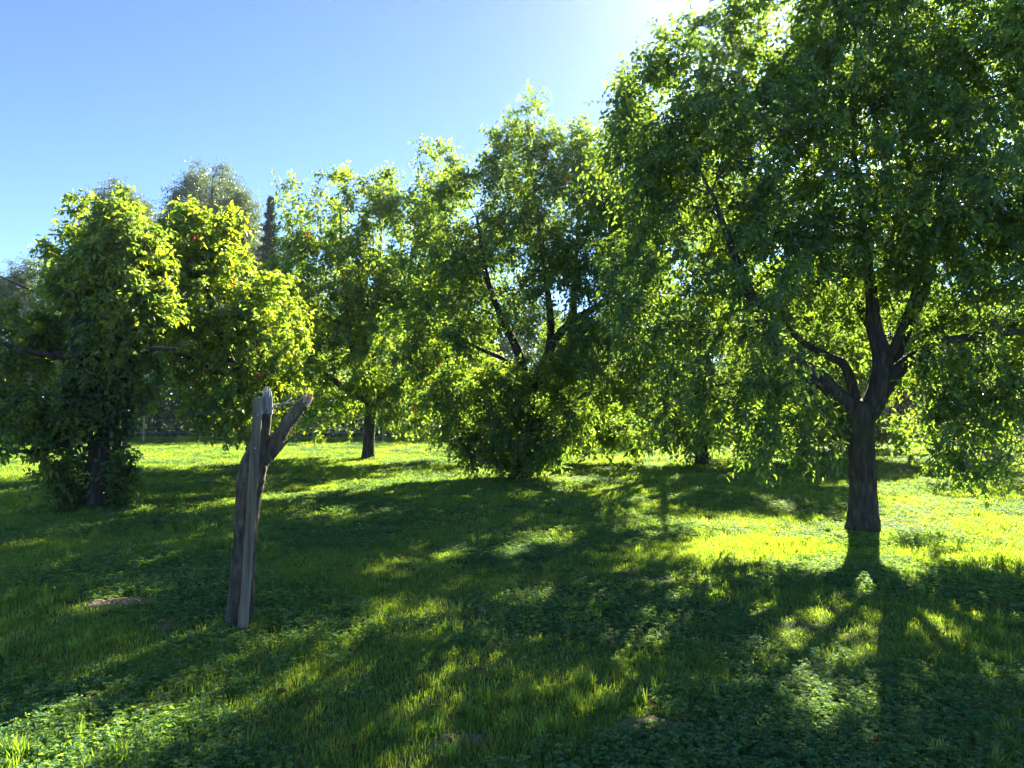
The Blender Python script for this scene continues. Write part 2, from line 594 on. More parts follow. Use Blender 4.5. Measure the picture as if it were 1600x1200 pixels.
def make_tree(name, label, cat, group, d0, trunk, limbs, lobes, n_attr, seed, leaf, bark=None, bf=.28, seg=.22, shell=.55, gap=.18,
              loose=0, rtip=.0035, tmpl=LEAF, mat=None, extra=None, trunk_sides=18):
    r_ = np.random.default_rng(seed)
    bark = bark or M_bark
    mat = mat or M_leaf
    tr = np.array(trunk) if not isinstance(trunk, list) else limb_px(d0, trunk)
    z0 = float(ground_z(tr[0, 0], tr[0, 1]))
    tr[0, 2] = z0 - .08
    root = empty(name, (tr[0, 0], tr[0, 1], z0))
    tag(root, label, cat, group)
    ts = spline(tr, .07)
    V, Qd, T = tube(ts[:, :3], ts[:, 3], trunk_sides, ref=np.array([1., .1, 0]), rough=.055, seed=seed, flare=.16)
    mesh_np("trunk", V, [Qd, T], bark, root, smooth=True)
    nodes, dirs, blocked = [], [], []
    up = ts[int(len(ts) * .75):]
    nodes.append(up[:, :3]); blocked += [not limbs and False or k < len(up) - 2 for k in range(len(up))]
    dirs.append(np.tile([0, 0, 1.], (len(up), 1)))
    for li, lm in enumerate(limbs):
        w = limb_px(d0, lm) if isinstance(lm, list) else np.array(lm)
        s = spline(w, .10)
        V, Qd, T = tube(s[:, :3], s[:, 3], 12, rough=.05, seed=seed + li)
        mesh_np("limb", V, [Qd, T], bark, root, smooth=True)
        nodes.append(s[:, :3])
        dd = norm(np.gradient(s[:, :3], axis=0))
        dirs.append(dd)
        blocked += [k < len(s) * .3 for k in range(len(s))]
    start = np.concatenate(nodes)
    A = sample_lobes(lobes, n_attr, r_, shell, gap)
    pos, par, dr, tips, n0 = grow(start, np.array(blocked), np.concatenate(dirs), A, bf, seg, r_)
    bag = Bag()
    R = branch_tubes(bag, pos, par, n0, rtip, .06)
    o = bag.obj("branchwork", M_twig if bark is M_bark else bark, root, smooth=True)
    if o: tag(o, kind="stuff")
    # leaf shoots at the tips and along the thin wood
    thin = np.where((R < rtip * 2.3) & (np.arange(len(pos)) >= n0))[0]
    thin = thin[r_.random(len(thin)) < leaf.pop("along", .35)]
    src = np.concatenate([tips, thin])
    size_leaf = leaf.pop("tmpl", tmpl)
    pos_, Df, Sf, Nf, L, W, C, (sa, sb) = sprigs(pos[src], dr[src], r_, **leaf)
    keep = pos_[:, 2] > .06
    pos_, Df, Sf, Nf, L, W, C = [q[keep] for q in (pos_, Df, Sf, Nf, L, W, C)]
    bag = Bag()
    single = np.zeros(len(pos_), bool)
    if loose:
        # the leaves that show largest: nearest to the viewer's side of the crown and inside the view
        d_ = pos_[:, 1]
        px = 800 + F_PX * pos_[:, 0] / d_
        py = HORIZON - F_PX * (pos_[:, 2] - CAM_Z) / d_
        inside = (px > 5) & (px < 1595) & (py > 5) & (py < 1195)
        score = np.where(inside, L / np.linalg.norm(pos_ - np.array([0, 0, CAM_Z]), axis=1), 0)
        single[np.argsort(-score)[:loose]] = True
    k = ~single
    V, Qd, T = leaf_mesh(pos_[k], Df[k], Sf[k], Nf[k], L[k], W[k], size_leaf)
    bag.add(V, Qd, T, np.repeat(C[k], len(size_leaf[0]), 0))
    if tmpl is LEAF:
        stems(bag, sa, sb, .0022, (.05, .06, .02))
    crown = bag.obj("crown", mat, root)
    tag(crown, kind="stuff")
    if loose:
        V0, Q0, T0 = LEAF
        variants = []
        org = np.array(parent_origin(crown))
        for i in np.where(single)[0]:
            key = min(7, int((C[i].sum() / .4) * 8))
            while len(variants) <= key: variants.append(None)
            M = Matrix.Identity(4)
            for c_, vec, sc in ((0, Df[i], L[i]), (1, Sf[i], W[i]), (2, Nf[i], L[i])):
                for r in range(3): M[r][c_] = float(vec[r] * sc)
            for r in range(3): M[r][3] = float(pos_[i][r] - org[r])
            if variants[key] is None:
                lo = mesh_np("leaf", V0, [Q0, T0], mat, None, np.tile(C[i], (len(V0), 1)))
                variants[key] = lo.data
            else:
                lo = bpy.data.objects.new("leaf", variants[key])
                COL.objects.link(lo)
            lo.parent = crown
            lo.matrix_local = M
    return root, r_


def auto_tree(x, y, h, spread, r0, rr):
    """plain orchard skeleton for trees seen only in glimpses: trunk, limbs"""
    z = float(ground_z(x, y))
    hb = h * .28
    trunk = np.array([[x, y, z, r0 * 1.35], [x + .02, y, z + .2, r0 * 1.05], [x + .05 * rr.standard_normal(), y, z + hb * .6, r0 * .95], [x + .08 * rr.standard_normal(), y, z + hb, r0 * .85]])
    limbs = []
    k = 5
    a0 = rr.random() * 6.28
    for i in range(k):
        a = a0 + i * 6.28 / k + .3 * rr.standard_normal()
        out = spread * (.55 if i else .1)
        top = trunk[-1, :3]
        p = [np.append(top - [0, 0, .15], r0 * .6)]
        for t in (.3, .65, 1.0):
            p.append(np.append(top + np.array([math.cos(a) * out * t, math.sin(a) * out * t, (h - hb) * (.55 if i else .7) * t ** 1.2]) + .08 * rr.standard_normal(3), r0 * (.5 - .38 * t)))
        limbs.append(np.array(p))
    return trunk, limbs


# ------------------------------------------------------------------ the forked cherry tree on the right
cherry_leaf = dict(shoots=4, nl=9, slen=.32, L=.088, W=.038, droop=.45, up=.15, warm=.06, tone=-.1)
d = 9.45
make_tree("cherry_tree", "large leafy cherry tree with dark forked trunk and low spreading limbs", "tree", "orchard trees on the lawn", d,
    [(1345, 831, 0, 30), (1345, 820, 0, 26), (1345, 802, 0, 22.5), (1346, 770, 0, 20.5), (1345, 710, 0, 19.5), (1344, 660, 0, 21), (1346, 632, 0, 24)],
    [
        [(1350, 655, 0, 16), (1372, 612, -.1, 17), (1380, 565, -.15, 15.5), (1368, 515, -.1, 11.5), (1362, 440, 0, 8), (1352, 350, .1, 5), (1340, 240, .1, 3), (1335, 130, .1, 1.5)],
        [(1378, 610, -.05, 13), (1400, 582, -.2, 12), (1434, 556, -.4, 10), (1470, 537, -.6, 7.8), (1535, 524, -.8, 6), (1610, 515, -.9, 4), (1690, 490, -1.0, 2)],
        [(1384, 590, 0, 11), (1402, 550, .3, 10), (1424, 500, .6, 9), (1450, 440, .9, 7.5), (1490, 340, 1.3, 5.5), (1520, 230, 1.5, 3)],
        [(1340, 655, 0, 16), (1308, 618, -.15, 14), (1275, 585, -.3, 12.5), (1235, 563, -.5, 11.5), (1203, 525, -.6, 10.5), (1182, 480, -.7, 9), (1150, 400, -.8, 6.5), (1115, 300, -.9, 3)],
        [(1342, 640, .1, 9), (1331, 600, .2, 8), (1318, 568, .4, 7), (1288, 553, .7, 6), (1240, 520, 1.1, 4.5), (1200, 440, 1.4, 2.5)],
        [(1300, 612, -.15, 7), (1262, 594, -.4, 5.5), (1218, 588, -.7, 4), (1170, 594, -.9, 2.6), (1110, 604, -1.1, 1.2)],
        [(1380, 575, -.1, 8), (1408, 520, -.3, 6.5), (1436, 440, -.5, 4.5), (1465, 330, -.7, 2.8), (1488, 220, -.8, 1.4)],
        [(1374, 612, -.05, 9), (1376, 545, .8, 7.5), (1330, 450, 1.6, 6), (1290, 340, 2.1, 4), (1270, 240, 2.3, 2)],
    ],
    lobes_px(d, [
        (1130, 260, -.3, 130, 150, 1.8, 1.3), (1090, 160, 0, 100, 75, 1.3, 1.1), (1230, 150, 0, 190, 170, 2.4, 1), (1430, 140, 0, 210, 190, 2.6, 1), (1600, 230, 0, 200, 210, 2.6, 1),
        (1140, 430, -.4, 130, 110, 2.0, 1.2), (1010, 350, 0, 65, 90, 1.2, .9), (1350, 370, .2, 200, 120, 2.6, .8), (1560, 430, -.3, 170, 120, 2.4, 1.1),
        (1050, 500, -.2, 80, 60, 1.2, .9), (1180, 560, -.7, 85, 50, 1.4, .8), (1400, 10, .2, 180, 90, 2.0, .8), (1620, 540, -.5, 120, 50, 1.5, .9),
        (1500, 665, -.9, 50, 45, .7, .7), (1455, 640, -.6, 40, 30, .6, .6), (1545, 720, -1.1, 35, 28, .4, .6), (1215, 640, -.9, 75, 45, .8, .7), (1120, 600, -.9, 60, 45, .9, .7),
        (1165, 35, 0, 50, 45, .8, .6), (1510, 600, -.3, 60, 40, .8, 1.4), (1570, 650, -.7, 70, 50, .9, 1.6), (1435, 670, .9, 35, 35, .5, .8), (1500, 715, -.9, 55, 25, .6, 1.3), (1240, 650, -.4, 50, 40, .7, 1.2), (1180, 680, -.8, 60, 35, .7, 1.3), (970, 190, .2, 40, 40, .7, 1.3), (1010, 145, .1, 45, 55, .7, 1.5), (1075, 70, .1, 45, 45, .7, 1.2),
        (1020, 260, -.2, 70, 80, 1.2, 1.0), (1000, 470, -.6, 60, 70, .9, 1.2), (1400, 60, -.5, 160, 100, 1.6, 1.2), (1430, 330, -1.2, 80, 90, .7, .8), (1350, 420, -.9, 70, 60, .6, .7), (1560, 90, 0, 120, 120, 1.8, 1.1), (1700, 350, 0, 120, 150, 1.8, 1.0), (1290, 60, -.3, 110, 80, 1.3, 1.0), (985, 250, .3, 50, 70, .8, .9), (1040, 110, .2, 45, 55, .7, .7), (985, 420, .2, 50, 70, .9, .8), (1250, 300, -.6, 130, 110, 1.6, .9), (1480, 300, -.8, 150, 130, 1.6, .9), (1290, 480, .8, 110, 60, 1.0, .7), (1480, 450, -.6, 70, 60, .9, .6), (1060, 580, -.6, 70, 60, 1.0, .9), (1560, 620, -.4, 70, 50, .9, .8), (1260, 690, -1.0, 50, 30, .5, .6), (1200, 590, -1.4, 90, 35, .6, .9), (1150, 660, -.8, 60, 40, .8, .9), (1060, 650, -.4, 60, 45, .9, .8), (1520, 560, -1.0, 90, 35, .6, .9), (1330, 560, .9, 60, 40, .5, .6), (1440, 590, 1.0, 60, 40, .6, .7),
    ]),
    3150, 3, dict(cherry_leaf), gap=.31, loose=300, shell=.85)

# ------------------------------------------------------------------ the ivy-clad tree on the left
d = 11.1
ivy_tree, r_ = make_tree("ivy_tree", "leaf-covered tree on the left with ivy climbing its whole trunk", "tree", "orchard trees on the lawn", d,
    [(153, 797, 0, 22), (154, 780, 0, 18), (156, 730, 0, 15.5), (158, 660, 0, 14.5), (160, 560, 0, 13), (162, 480, 0, 11), (165, 420, 0, 8)],
    [
        [(160, 560, 0, 8), (125, 556, -.3, 7), (80, 556, -.6, 5.5), (30, 545, -.9, 4), (-40, 525, -1.2, 2.5)],
        [(162, 500, 0, 5), (130, 488, .3, 4), (85, 470, .5, 3), (40, 450, .7, 2.2), (-10, 428, .8, 1.2)],
        [(164, 430, 0, 7), (172, 395, -.1, 5), (180, 360, -.1, 3), (186, 330, -.1, 1.2)],
        [(163, 450, 0, 6.5), (140, 410, .2, 4.5), (128, 370, .3, 2.8), (120, 345, .4, 1.2)],
        [(162, 470, 0, 6.5), (195, 430, -.3, 4.5), (215, 400, -.5, 2.8), (225, 380, -.6, 1.2)],
        [(160, 590, 0, 6.5), (200, 560, -.3, 5), (240, 545, -.5, 3.5), (275, 545, -.6, 2)],
        [(158, 660, 0, 5.5), (110, 690, -.5, 4.5), (50, 705, -.9, 3.2), (0, 700, -1.2, 2)],
    ],
    lobes_px(d, [
        (180, 395, 0, 55, 60, .7, 1.1), (184, 345, 0, 24, 30, .4, 1.0), (187, 306, 0, 7, 10, .2, .8), (120, 335, .2, 16, 26, .35, .9), (110, 310, .2, 6, 8, .2, .6), (220, 370, -.2, 20, 30, .5, 1.0), (110, 385, .2, 32, 34, .5, .9), (225, 420, -.2, 32, 40, .5, 1),
        (90, 445, .3, 22, 30, .5, .8), (150, 460, .1, 60, 50, .7, 1.0), (215, 490, -.3, 40, 45, .6, 1), (30, 515, -.3, 50, 35, .8, .9), (75, 540, -.4, 40, 35, .6, .8), (10, 590, -.8, 55, 45, .8, .9), (218, 590, -.4, 32, 62, .45, 1), (150, 560, -.2, 60, 70, .6, .8),
        (45, 650, -.9, 60, 35, .7, .9), (30, 690, -.9, 50, 20, .5, .8), (110, 640, -.4, 45, 55, .6, .9), (90, 715, -.4, 28, 32, .4, .8), (250, 480, -.2, 25, 40, .4, .6),
    ]),
    780, 5, dict(shoots=4, nl=8, slen=.24, L=.10, W=.046, droop=.4, up=.25, warm=.24, red=.0015, tone=.45), gap=.36, loose=200)
# ivy sheath round the trunk and suckers at its foot
n = 7500
u = r_.random(n)
z = .10 + 3.4 * u ** .9
a = r_.random(n) * 6.283
rad = .16 + .28 * np.sin(np.clip(z / 3.6, 0, 1) * 3.0) * r_.random(n) ** .6 + .05 * r_.random(n)
rad = np.where((z < 1.0) & (np.sin(a) < .35), rad + 9 * (r_.random(n) < .93), rad)
tx = np.interp(z, [0, 3.6], [at(153, 797, d)[0], at(163, 440, d)[0]])
P = np.stack([tx + np.cos(a) * rad, d + np.sin(a) * rad, z], 1)
k = rad < 3
P, a = P[k], a[k]
D = np.stack([np.cos(a) * .7, np.sin(a) * .7, np.full(len(a), -.8)], 1) + r_.standard_normal((len(a), 3)) * .4
Df, Sf, Nf = frames(D, .3, r_)
Nf = norm(Nf + np.stack([np.cos(a), np.sin(a), 0 * a], 1) * .8); Nf = norm(Nf - Df * (Nf * Df).sum(1, keepdims=True)); Sf = np.cross(Nf, Df)
L = r_.uniform(.05, .10, len(P))
V, Qd, T = leaf_mesh(P, Df, Sf, Nf, L, L * .85, LEAF)
C = np.array([.040, .090, .040]) * r_.uniform(.7, 1.7, (len(P), 1))
ivy = mesh_np("ivy", V, [Qd, T], M_ivy, ivy_tree, np.repeat(C, 8, 0))
tag(ivy, kind="stuff")
src = np.stack([np.interp(r_.random(260), [0, 1], [at(80, 0, d)[0], at(205, 0, d)[0]]), d + r_.uniform(-.45, .4, 260), r_.uniform(.05, .75, 260)], 1)
src = src[(np.abs(src[:, 0] - at(156, 0, d)[0]) > .27) | (src[:, 1] > d + .2)]
ps, Df, Sf, Nf, L, W, C, (sa, sb) = sprigs(src, np.tile([0, 0, 1.], (len(src), 1)), r_, 3, 7, .22, .085, .042, .3, .4)
bag = Bag()
V, Qd, T = leaf_mesh(ps, Df, Sf, Nf, L, W, LEAF)
bag.add(V, Qd, T, np.repeat(C, 8, 0))
stems(bag, np.stack([src[:, 0] * .6 + at(156, 0, d)[0] * .4, src[:, 1] * .6 + d * .4, np.zeros(len(src))], 1), src, .004, (.05, .05, .02))
stems(bag, sa, sb, .002, (.05, .06, .02))
tag(bag.obj("suckers", M_leaf, ivy_tree), kind="stuff")

# ------------------------------------------------------------------ bright tree behind the broken trunk
d = 13.0
make_tree("fruit_tree", "yellow-green sunlit tree with reddish shoots between ivy tree and broken trunk", "tree", "orchard trees on the lawn", d,
    [(392, 776, 0, 14), (392, 760, 0, 11), (396, 700, 0, 10), (400, 640, 0, 9.5)],
    [
        [(400, 650, 0, 7), (380, 600, -.2, 6), (350, 540, -.4, 5), (325, 460, -.5, 3.5), (310, 370, -.5, 1.5)],
        [(400, 650, 0, 7), (405, 590, .3, 6), (400, 500, .5, 4.5), (385, 420, .6, 3), (375, 350, .6, 1.5)],
        [(401, 640, 0, 4.5), (420, 590, .3, 3.5), (435, 540, .5, 2.4), (445, 490, .6, 1.2)],
        [(395, 620, 0, 5), (350, 590, -.6, 4.5), (300, 560, -1.0, 3.5), (255, 550, -1.3, 1.8)],
        [(398, 600, 0, 3.5), (375, 575, -.6, 2.4), (355, 585, -1.0, 1.5), (345, 620, -1.2, .6)],
    ],
    lobes_px(d, [
        (305, 390, 0, 60, 60, 1.0, 1.3), (345, 470, 0, 75, 80, 1.3, 1.1), (270, 420, -.2, 40, 55, .7, 1), (290, 540, -.5, 60, 50, 1.0, 1), (380, 560, 0, 80, 70, 1.3, 1),
        (345, 630, -1.0, 50, 40, .8, .9), (430, 500, .5, 45, 70, 1.0, .5), (430, 610, .3, 45, 35, .8, .5), (360, 350, .2, 18, 25, .4, .7), (375, 670, -1.4, 22, 22, .5, .6), (440, 660, .3, 25, 18, .6, .5),
    ]),
    700, 8, dict(shoots=4, nl=8, slen=.27, L=.105, W=.054, droop=.5, up=.15, warm=.34, red=.004, tone=.6), gap=.34, seg=.25)

# ------------------------------------------------------------------ tree with the straight dark trunk
d = 20.9
make_tree("fruit_tree", "tall orchard tree with straight bare dark trunk and wide loose crown", "tree", "orchard trees on the lawn", d,
    [(575, 718, 0, 12), (576, 708, 0, 9.5), (578, 670, 0, 8.6), (580, 632, 0, 8.6)],
    [
        [(580, 640, 0, 7), (565, 590, -.2, 6), (545, 520, -.3, 5), (535, 430, -.3, 3.5), (530, 330, -.3, 1.5)],
        [(581, 640, 0, 7), (605, 590, .3, 6), (630, 520, .5, 5), (640, 430, .6, 3.5), (650, 330, .7, 1.5)],
        [(580, 630, 0, 6), (620, 600, -.8, 5), (670, 570, -1.4, 4), (720, 550, -1.8, 2)],
        [(579, 630, 0, 6), (530, 600, .3, 5), (480, 560, .6, 4), (440, 520, .9, 2)],
        [(580, 620, 0, 6), (585, 540, 1.0, 5), (590, 450, 1.6, 3.5), (595, 350, 1.9, 1.5)],
    ],
    lobes_px(d, [
        (495, 360, 0, 50, 65, 1.3, 1.0), (452, 300, 0, 12, 20, .4, .8), (540, 310, 0, 50, 45, 1.2, 1.0), (600, 285, 0, 20, 25, .6, .7), (620, 400, 0, 80, 100, 2.0, 1), (520, 450, 0, 100, 90, 2.2, 1),
        (690, 280, .6, 40, 55, 1.0, .9), (675, 235, .6, 22, 18, .5, .7), (730, 250, .6, 16, 14, .4, .6), (620, 550, -.3, 110, 70, 2.0, 1), (500, 570, -.2, 80, 60, 1.6, .9),
        (660, 640, -.5, 70, 40, 1.3, .9), (510, 655, 0, 50, 28, 1.0, .8), (590, 470, 0, 80, 70, 1.8, .9), (700, 480, 0, 70, 90, 1.6, .9), (480, 420, 0, 50, 60, 1.2, .7), (740, 600, -.4, 70, 60, 1.3, .9), (560, 600, .6, 90, 50, 1.4, .8), (640, 330, .2, 50, 45, 1.0, .8), (440, 520, .4, 60, 70, 1.3, .8),
    ]),
    1250, 12, dict(shoots=5, nl=8, slen=.42, L=.15, W=.07, droop=.5, up=.15, warm=.16, red=.0012, tone=.3), gap=.36, tmpl=SMALL, seg=.35)

# ------------------------------------------------------------------ central tree with the bushy foot
d = 15.9
make_tree("cherry_tree", "many-limbed cherry tree with dark bushy growth hiding its foot", "tree", "orchard trees on the lawn", d,
    [(815, 750, 0, 20), (816, 735, 0, 16), (820, 680, 0, 13.5), (824, 615, 0, 13)],
    [
        [(822, 625, 0, 10), (818, 580, -.2, 8), (806, 540, -.3, 6.8), (785, 500, -.4, 5.5), (760, 430, -.5, 4), (745, 340, -.5, 2)],
        [(825, 625, 0, 9), (845, 580, .2, 8), (858, 545, .2, 6.5), (860, 495, .2, 5.5), (850, 410, .2, 4.5), (835, 300, .2, 2.5), (822, 190, .2, 1.2)],
        [(845, 585, .2, 8), (868, 530, 0, 6.5), (900, 498, -.2, 6), (945, 472, -.4, 5), (985, 430, -.5, 4), (1010, 370, -.6, 2)],
        [(858, 560, .2, 7), (888, 545, .5, 6.5), (896, 500, .7, 6), (897, 440, .9, 4.5), (905, 340, 1.0, 3), (900, 250, 1.0, 1.4)],
        [(822, 600, 0, 5), (792, 565, -.3, 4), (750, 545, -.5, 2.8), (700, 520, -.6, 1.4)],
        [(830, 600, 0, 5), (875, 588, .3, 4), (930, 570, .6, 2.8), (1000, 560, .8, 1.4)],
    ],
    lobes_px(d, [
        (820, 260, 0, 60, 65, 1.2, 1.0), (825, 165, .1, 22, 30, .5, .8), (790, 195, .1, 22, 28, .5, .6), (870, 240, .2, 55, 50, 1.0, 1), (730, 350, 0, 75, 80, 1.5, 1), (690, 420, -.2, 65, 70, 1.3, .9),
        (900, 340, 0, 90, 90, 1.8, 1), (800, 400, 0, 90, 70, 1.8, .7), (960, 400, 0, 80, 90, 1.6, .9), (700, 540, -.6, 70, 70, 1.3, 1), (960, 560, -.6, 90, 60, 1.5, .9), (760, 480, -.5, 50, 50, 1.2, .6),
        (735, 640, -.6, 50, 55, 1.0, 1.1), (800, 680, -.3, 60, 60, .9, 1.7), (830, 640, .2, 50, 60, .8, 1.0), (860, 650, -.4, 35, 50, .7, .8), (900, 610, -.2, 60, 50, 1.1, .8), (1000, 640, -.3, 50, 50, 1.0, .8), (760, 705, -.5, 35, 38, .6, 1.6), (930, 235, .4, 45, 55, .9, .9), (1000, 265, .4, 45, 55, .9, .9), (1050, 290, .6, 45, 60, .9, .6), (955, 310, .3, 40, 50, .8, .8), (690, 600, -.5, 55, 50, 1.0, .9), (640, 520, -.4, 45, 60, .9, .8), (930, 480, -.8, 60, 45, .8, .6), (1020, 520, -.4, 60, 60, 1.0, .9), (870, 420, -.8, 50, 45, .7, 1.1), (830, 500, -.9, 50, 40, .5, .8), (890, 520, -.9, 45, 35, .5, .7), (740, 430, -.9, 50, 50, .8, .7), (790, 560, -.9, 45, 40, .6, .6), (830, 605, -.6, 45, 35, .5, .9), (770, 640, -.5, 40, 45, .6, 1.2), (880, 650, -.2, 40, 45, .6, 1.1), (720, 690, -.4, 35, 35, .6, .9), (858, 670, -.3, 30, 50, .5, 1.5), (805, 738, -.5, 45, 10, .4, 2.2), (790, 600, -.8, 40, 40, .5, 1.0), (870, 590, -.7, 40, 35, .5, .9), (730, 580, -.8, 40, 40, .6, .9), (840, 705, -.6, 30, 40, .6, 1.8),  # includes added, hidden upper-right clumps that shade the near lawn
    ]),
    1950, 21, dict(shoots=5, nl=8, slen=.36, L=.12, W=.054, droop=.5, up=.15, warm=.14, red=.0012), gap=.30, tmpl=SMALL, seg=.3)

# ------------------------------------------------------------------ orchard trees glimpsed behind the cherry tree
rr = np.random.default_rng(77)
for (px, py, h, spread, r0, n_at, lab) in [
    (1095, 727, 8.8, 3.2, .16, 800, "low-branched orchard tree sweeping to the grass between the two cherry trees"),  # hidden crown height raised to cast shade on the near lawn
    (1252, 712, 5.8, 3.2, .17, 620, "dark-stemmed orchard tree seen past the forked trunk on its bushy side"),
    (1408, 703, 5.8, 3.5, .20, 620, "distant thick-trunked orchard tree framed just right of the forked trunk"),
    (1660, 706, 5.8, 4.0, .18, 620, "far orchard tree closing the gap behind the grey twiggy shrub"),
    (940, 690, 5.0, 2.8, .15, 360, "distant orchard tree past the sunlit grass behind the bushy-footed cherry"),
]:
    d = 1.6 * F_PX / (py - HORIZON)
    x = (px - 800) / F_PX * d
    trunk, limbs = auto_tree(x, d, h, spread, r0, rr)
    lob = []
    low = .16 if px == 1095 else .30
    for i in range(17):
        a = rr.random() * 6.28
        rad = spread * rr.uniform(.25, .8)
        zc = h * (low + (1 - low) * rr.uniform(.12, .82))
        lob.append((np.array([x + math.cos(a) * rad, d + math.sin(a) * rad, zc]), np.array([1, 1, .7]) * rr.uniform(.7, 1.25), 1))
    if px == 1095:
        for q in (-3.0, -2.2, -1.4, -.6, .3, 1.2, 2.1, 3.0, 3.8):
            lob.append((np.array([x + q, d - rr.uniform(-.4, 1.4), rr.uniform(.75, 1.1)]), np.array([.8, .8, .6]), 1.6))
    make_tree("fruit_tree", lab, "tree", "orchard trees on the lawn", d, trunk, limbs, lob, n_at, int(px),
              dict(shoots=5, nl=7, slen=.45, L=.16, W=.075, droop=.5, up=.1, warm=.14), gap=.36, tmpl=SMALL, seg=.4, trunk_sides=12)

# grey twiggy shrub at the right
d = 15.5
r_ = np.random.default_rng(41)
c0 = at(1520, 0, d)
root = empty("twiggy_shrub", (c0[0], d, float(ground_z(c0[0], d))))
tag(root, "tangled grey nearly bare shrub beside the forked cherry tree", "shrub")
start = np.array([[c0[0] + q, d + w, 0.02] for q, w in ((-.25, 0), (0, .15), (.2, -.1), (.45, .05))])
A = sample_lobes([(np.array([c0[0], d, 1.35]), np.array([1.25, 1.0, 1.0]), 1), (np.array([c0[0] + .6, d, 1.0]), np.array([1.0, .8, .8]), 1)], 900, r_, .7, 0)
pos, par, dr, tips, n0 = grow(start, np.zeros(4, bool), np.tile([0, 0, 1.], (4, 1)), A, .5, .14, r_)
bag = Bag()
branch_tubes(bag, pos, par, n0, .0065, .035)
tag(bag.obj("branchwork", M_grey_twig, root, smooth=True), kind="stuff")
s_ = tips[r_.random(len(tips)) < .3]
ps, Df, Sf, Nf, L, W, C, _ = sprigs(pos[s_], dr[s_], r_, 2, 5, .2, .09, .04, .4, .2)
V, Qd, T = leaf_mesh(ps, Df, Sf, Nf, L, W, SMALL)
tag(mesh_np("crown", V, [Qd, T], M_leaf, root, np.repeat(C, 4, 0)), kind="stuff")

# ------------------------------------------------------------------ tall trees beyond the field
def weeping_tree(px, top, d, hw, seed, n, label):
    r_ = np.random.default_rng(seed)
    x = (px - 800) / F_PX * d
    h = CAM_Z + (HORIZON - top) / F_PX * d
    w = hw / F_PX * d
    root = empty("silver_tree", (x, d, 0))
    tag(root, label, "tree", "silvery trees beyond the fence")
    ts = spline(np.array([[x, d, -.1, .35], [x + .1, d, h * .3, .26], [x - .1, d, h * .6, .16], [x + .05, d, h * .93, .03]]), .5)
    V, Qd, T = tube(ts[:, :3], ts[:, 3], 10, ref=np.array([1., .1, 0]), rough=.04, seed=seed)
    mesh_np("trunk", V, [Qd, T], M_bark, root, smooth=True)
    lob = [(np.array([x, d, h * .76]), np.array([w * .55, w * .55, h * .14]), 1.2)]
    for i in range(7):
        q = w * r_.uniform(-.55, .55)
        lob.append((np.array([x + q, d + w * r_.uniform(-.4, .4), h * (.95 - .22 * abs(q) / w - .12 * r_.random())]), np.array([w * .14, w * .2, h * .07]), 1.6))
    for i in range(16):
        a, zz = r_.random() * 6.28, r_.uniform(.25, .80)
        q = w * r_.uniform(.35, .75) * (1.15 - .75 * max(0, (zz - .5) * 2))
        lob.append((np.array([x + math.cos(a) * q, d + math.sin(a) * q, h * zz]), np.array([w * .3, w * .3, h * .085]), 1))
    A = sample_lobes(lob, n, r_, .6, .1)
    st = ts[int(len(ts) * .25):]
    pos, par, dr, tips, n0 = grow(st[:, :3], np.zeros(len(st), bool), np.tile([0, 0, 1.], (len(st), 1)), A, .3, .6, r_)
    bag = Bag()
    branch_tubes(bag, pos, par, n0, .008, .1)
    tag(bag.obj("branchwork", M_grey_twig, root), kind="stuff")
    ps, Df, Sf, Nf, L, W, C, (sa, sb) = sprigs(pos[tips], dr[tips] * .6, r_, 7, 11, .95, .19, .065, .7, .15, spread=.8, sag=.3)
    C = np.array([.11, .155, .070]) * r_.uniform(.55, 1.45, (len(ps), 1))
    bag = Bag()
    V, Qd, T = leaf_mesh(ps, Df, Sf, Nf, L, W, SMALL)
    bag.add(V, Qd, T, np.repeat(C, 4, 0))
    tag(bag.obj("crown", M_silver, root), kind="stuff")


weeping_tree(328, 243, 46, 120, 1, 1150, "tall silvery weeping tree rising highest behind the sunlit yellow-green tree")
weeping_tree(195, 265, 48, 80, 2, 650, "silvery weeping tree peeping over the top of the ivy tree")
weeping_tree(45, 395, 50, 90, 3, 600, "shorter silvery weeping tree low on the skyline beyond the ivy tree's reaching branch")

# spruce tip
r_ = np.random.default_rng(9)
d = 44.0
x = (421 - 800) / F_PX * d
h = CAM_Z + (HORIZON - 306) / F_PX * d
root = empty("spruce_tree", (x, d, 0))
tag(root, "dark narrow spruce with pointed tip beside the tallest silvery tree", "tree")
V, Qd, T = tube(np.array([[x, d, -.1], [x, d, h * .5], [x, d, h]]), [.25, .15, .02], 8, ref=np.array([1., .1, 0]))
mesh_np("trunk", V, [Qd, T], M_bark, root, smooth=True)
bag = Bag(); sb_ = Bag()
zz = np.sort(1.0 + (h - 1.02) * r_.random(900) ** .7)
aa = r_.random(900) * 6.28
ll = (.04 + (h - zz) * .25) * r_.uniform(.55, 1.2, 900) * (.72 + .42 * np.sin(zz * 9.0 + .6 * np.sin(zz * 2.3)))
A_ = np.stack([np.full(900, x), np.full(900, d), zz], 1)
dirs = np.stack([np.cos(aa), np.sin(aa), r_.uniform(-.35, .1, 900)], 1)
B_ = A_ + dirs * ll[:, None]
stems(sb_, A_, B_, .007, (.05, .04, .03))
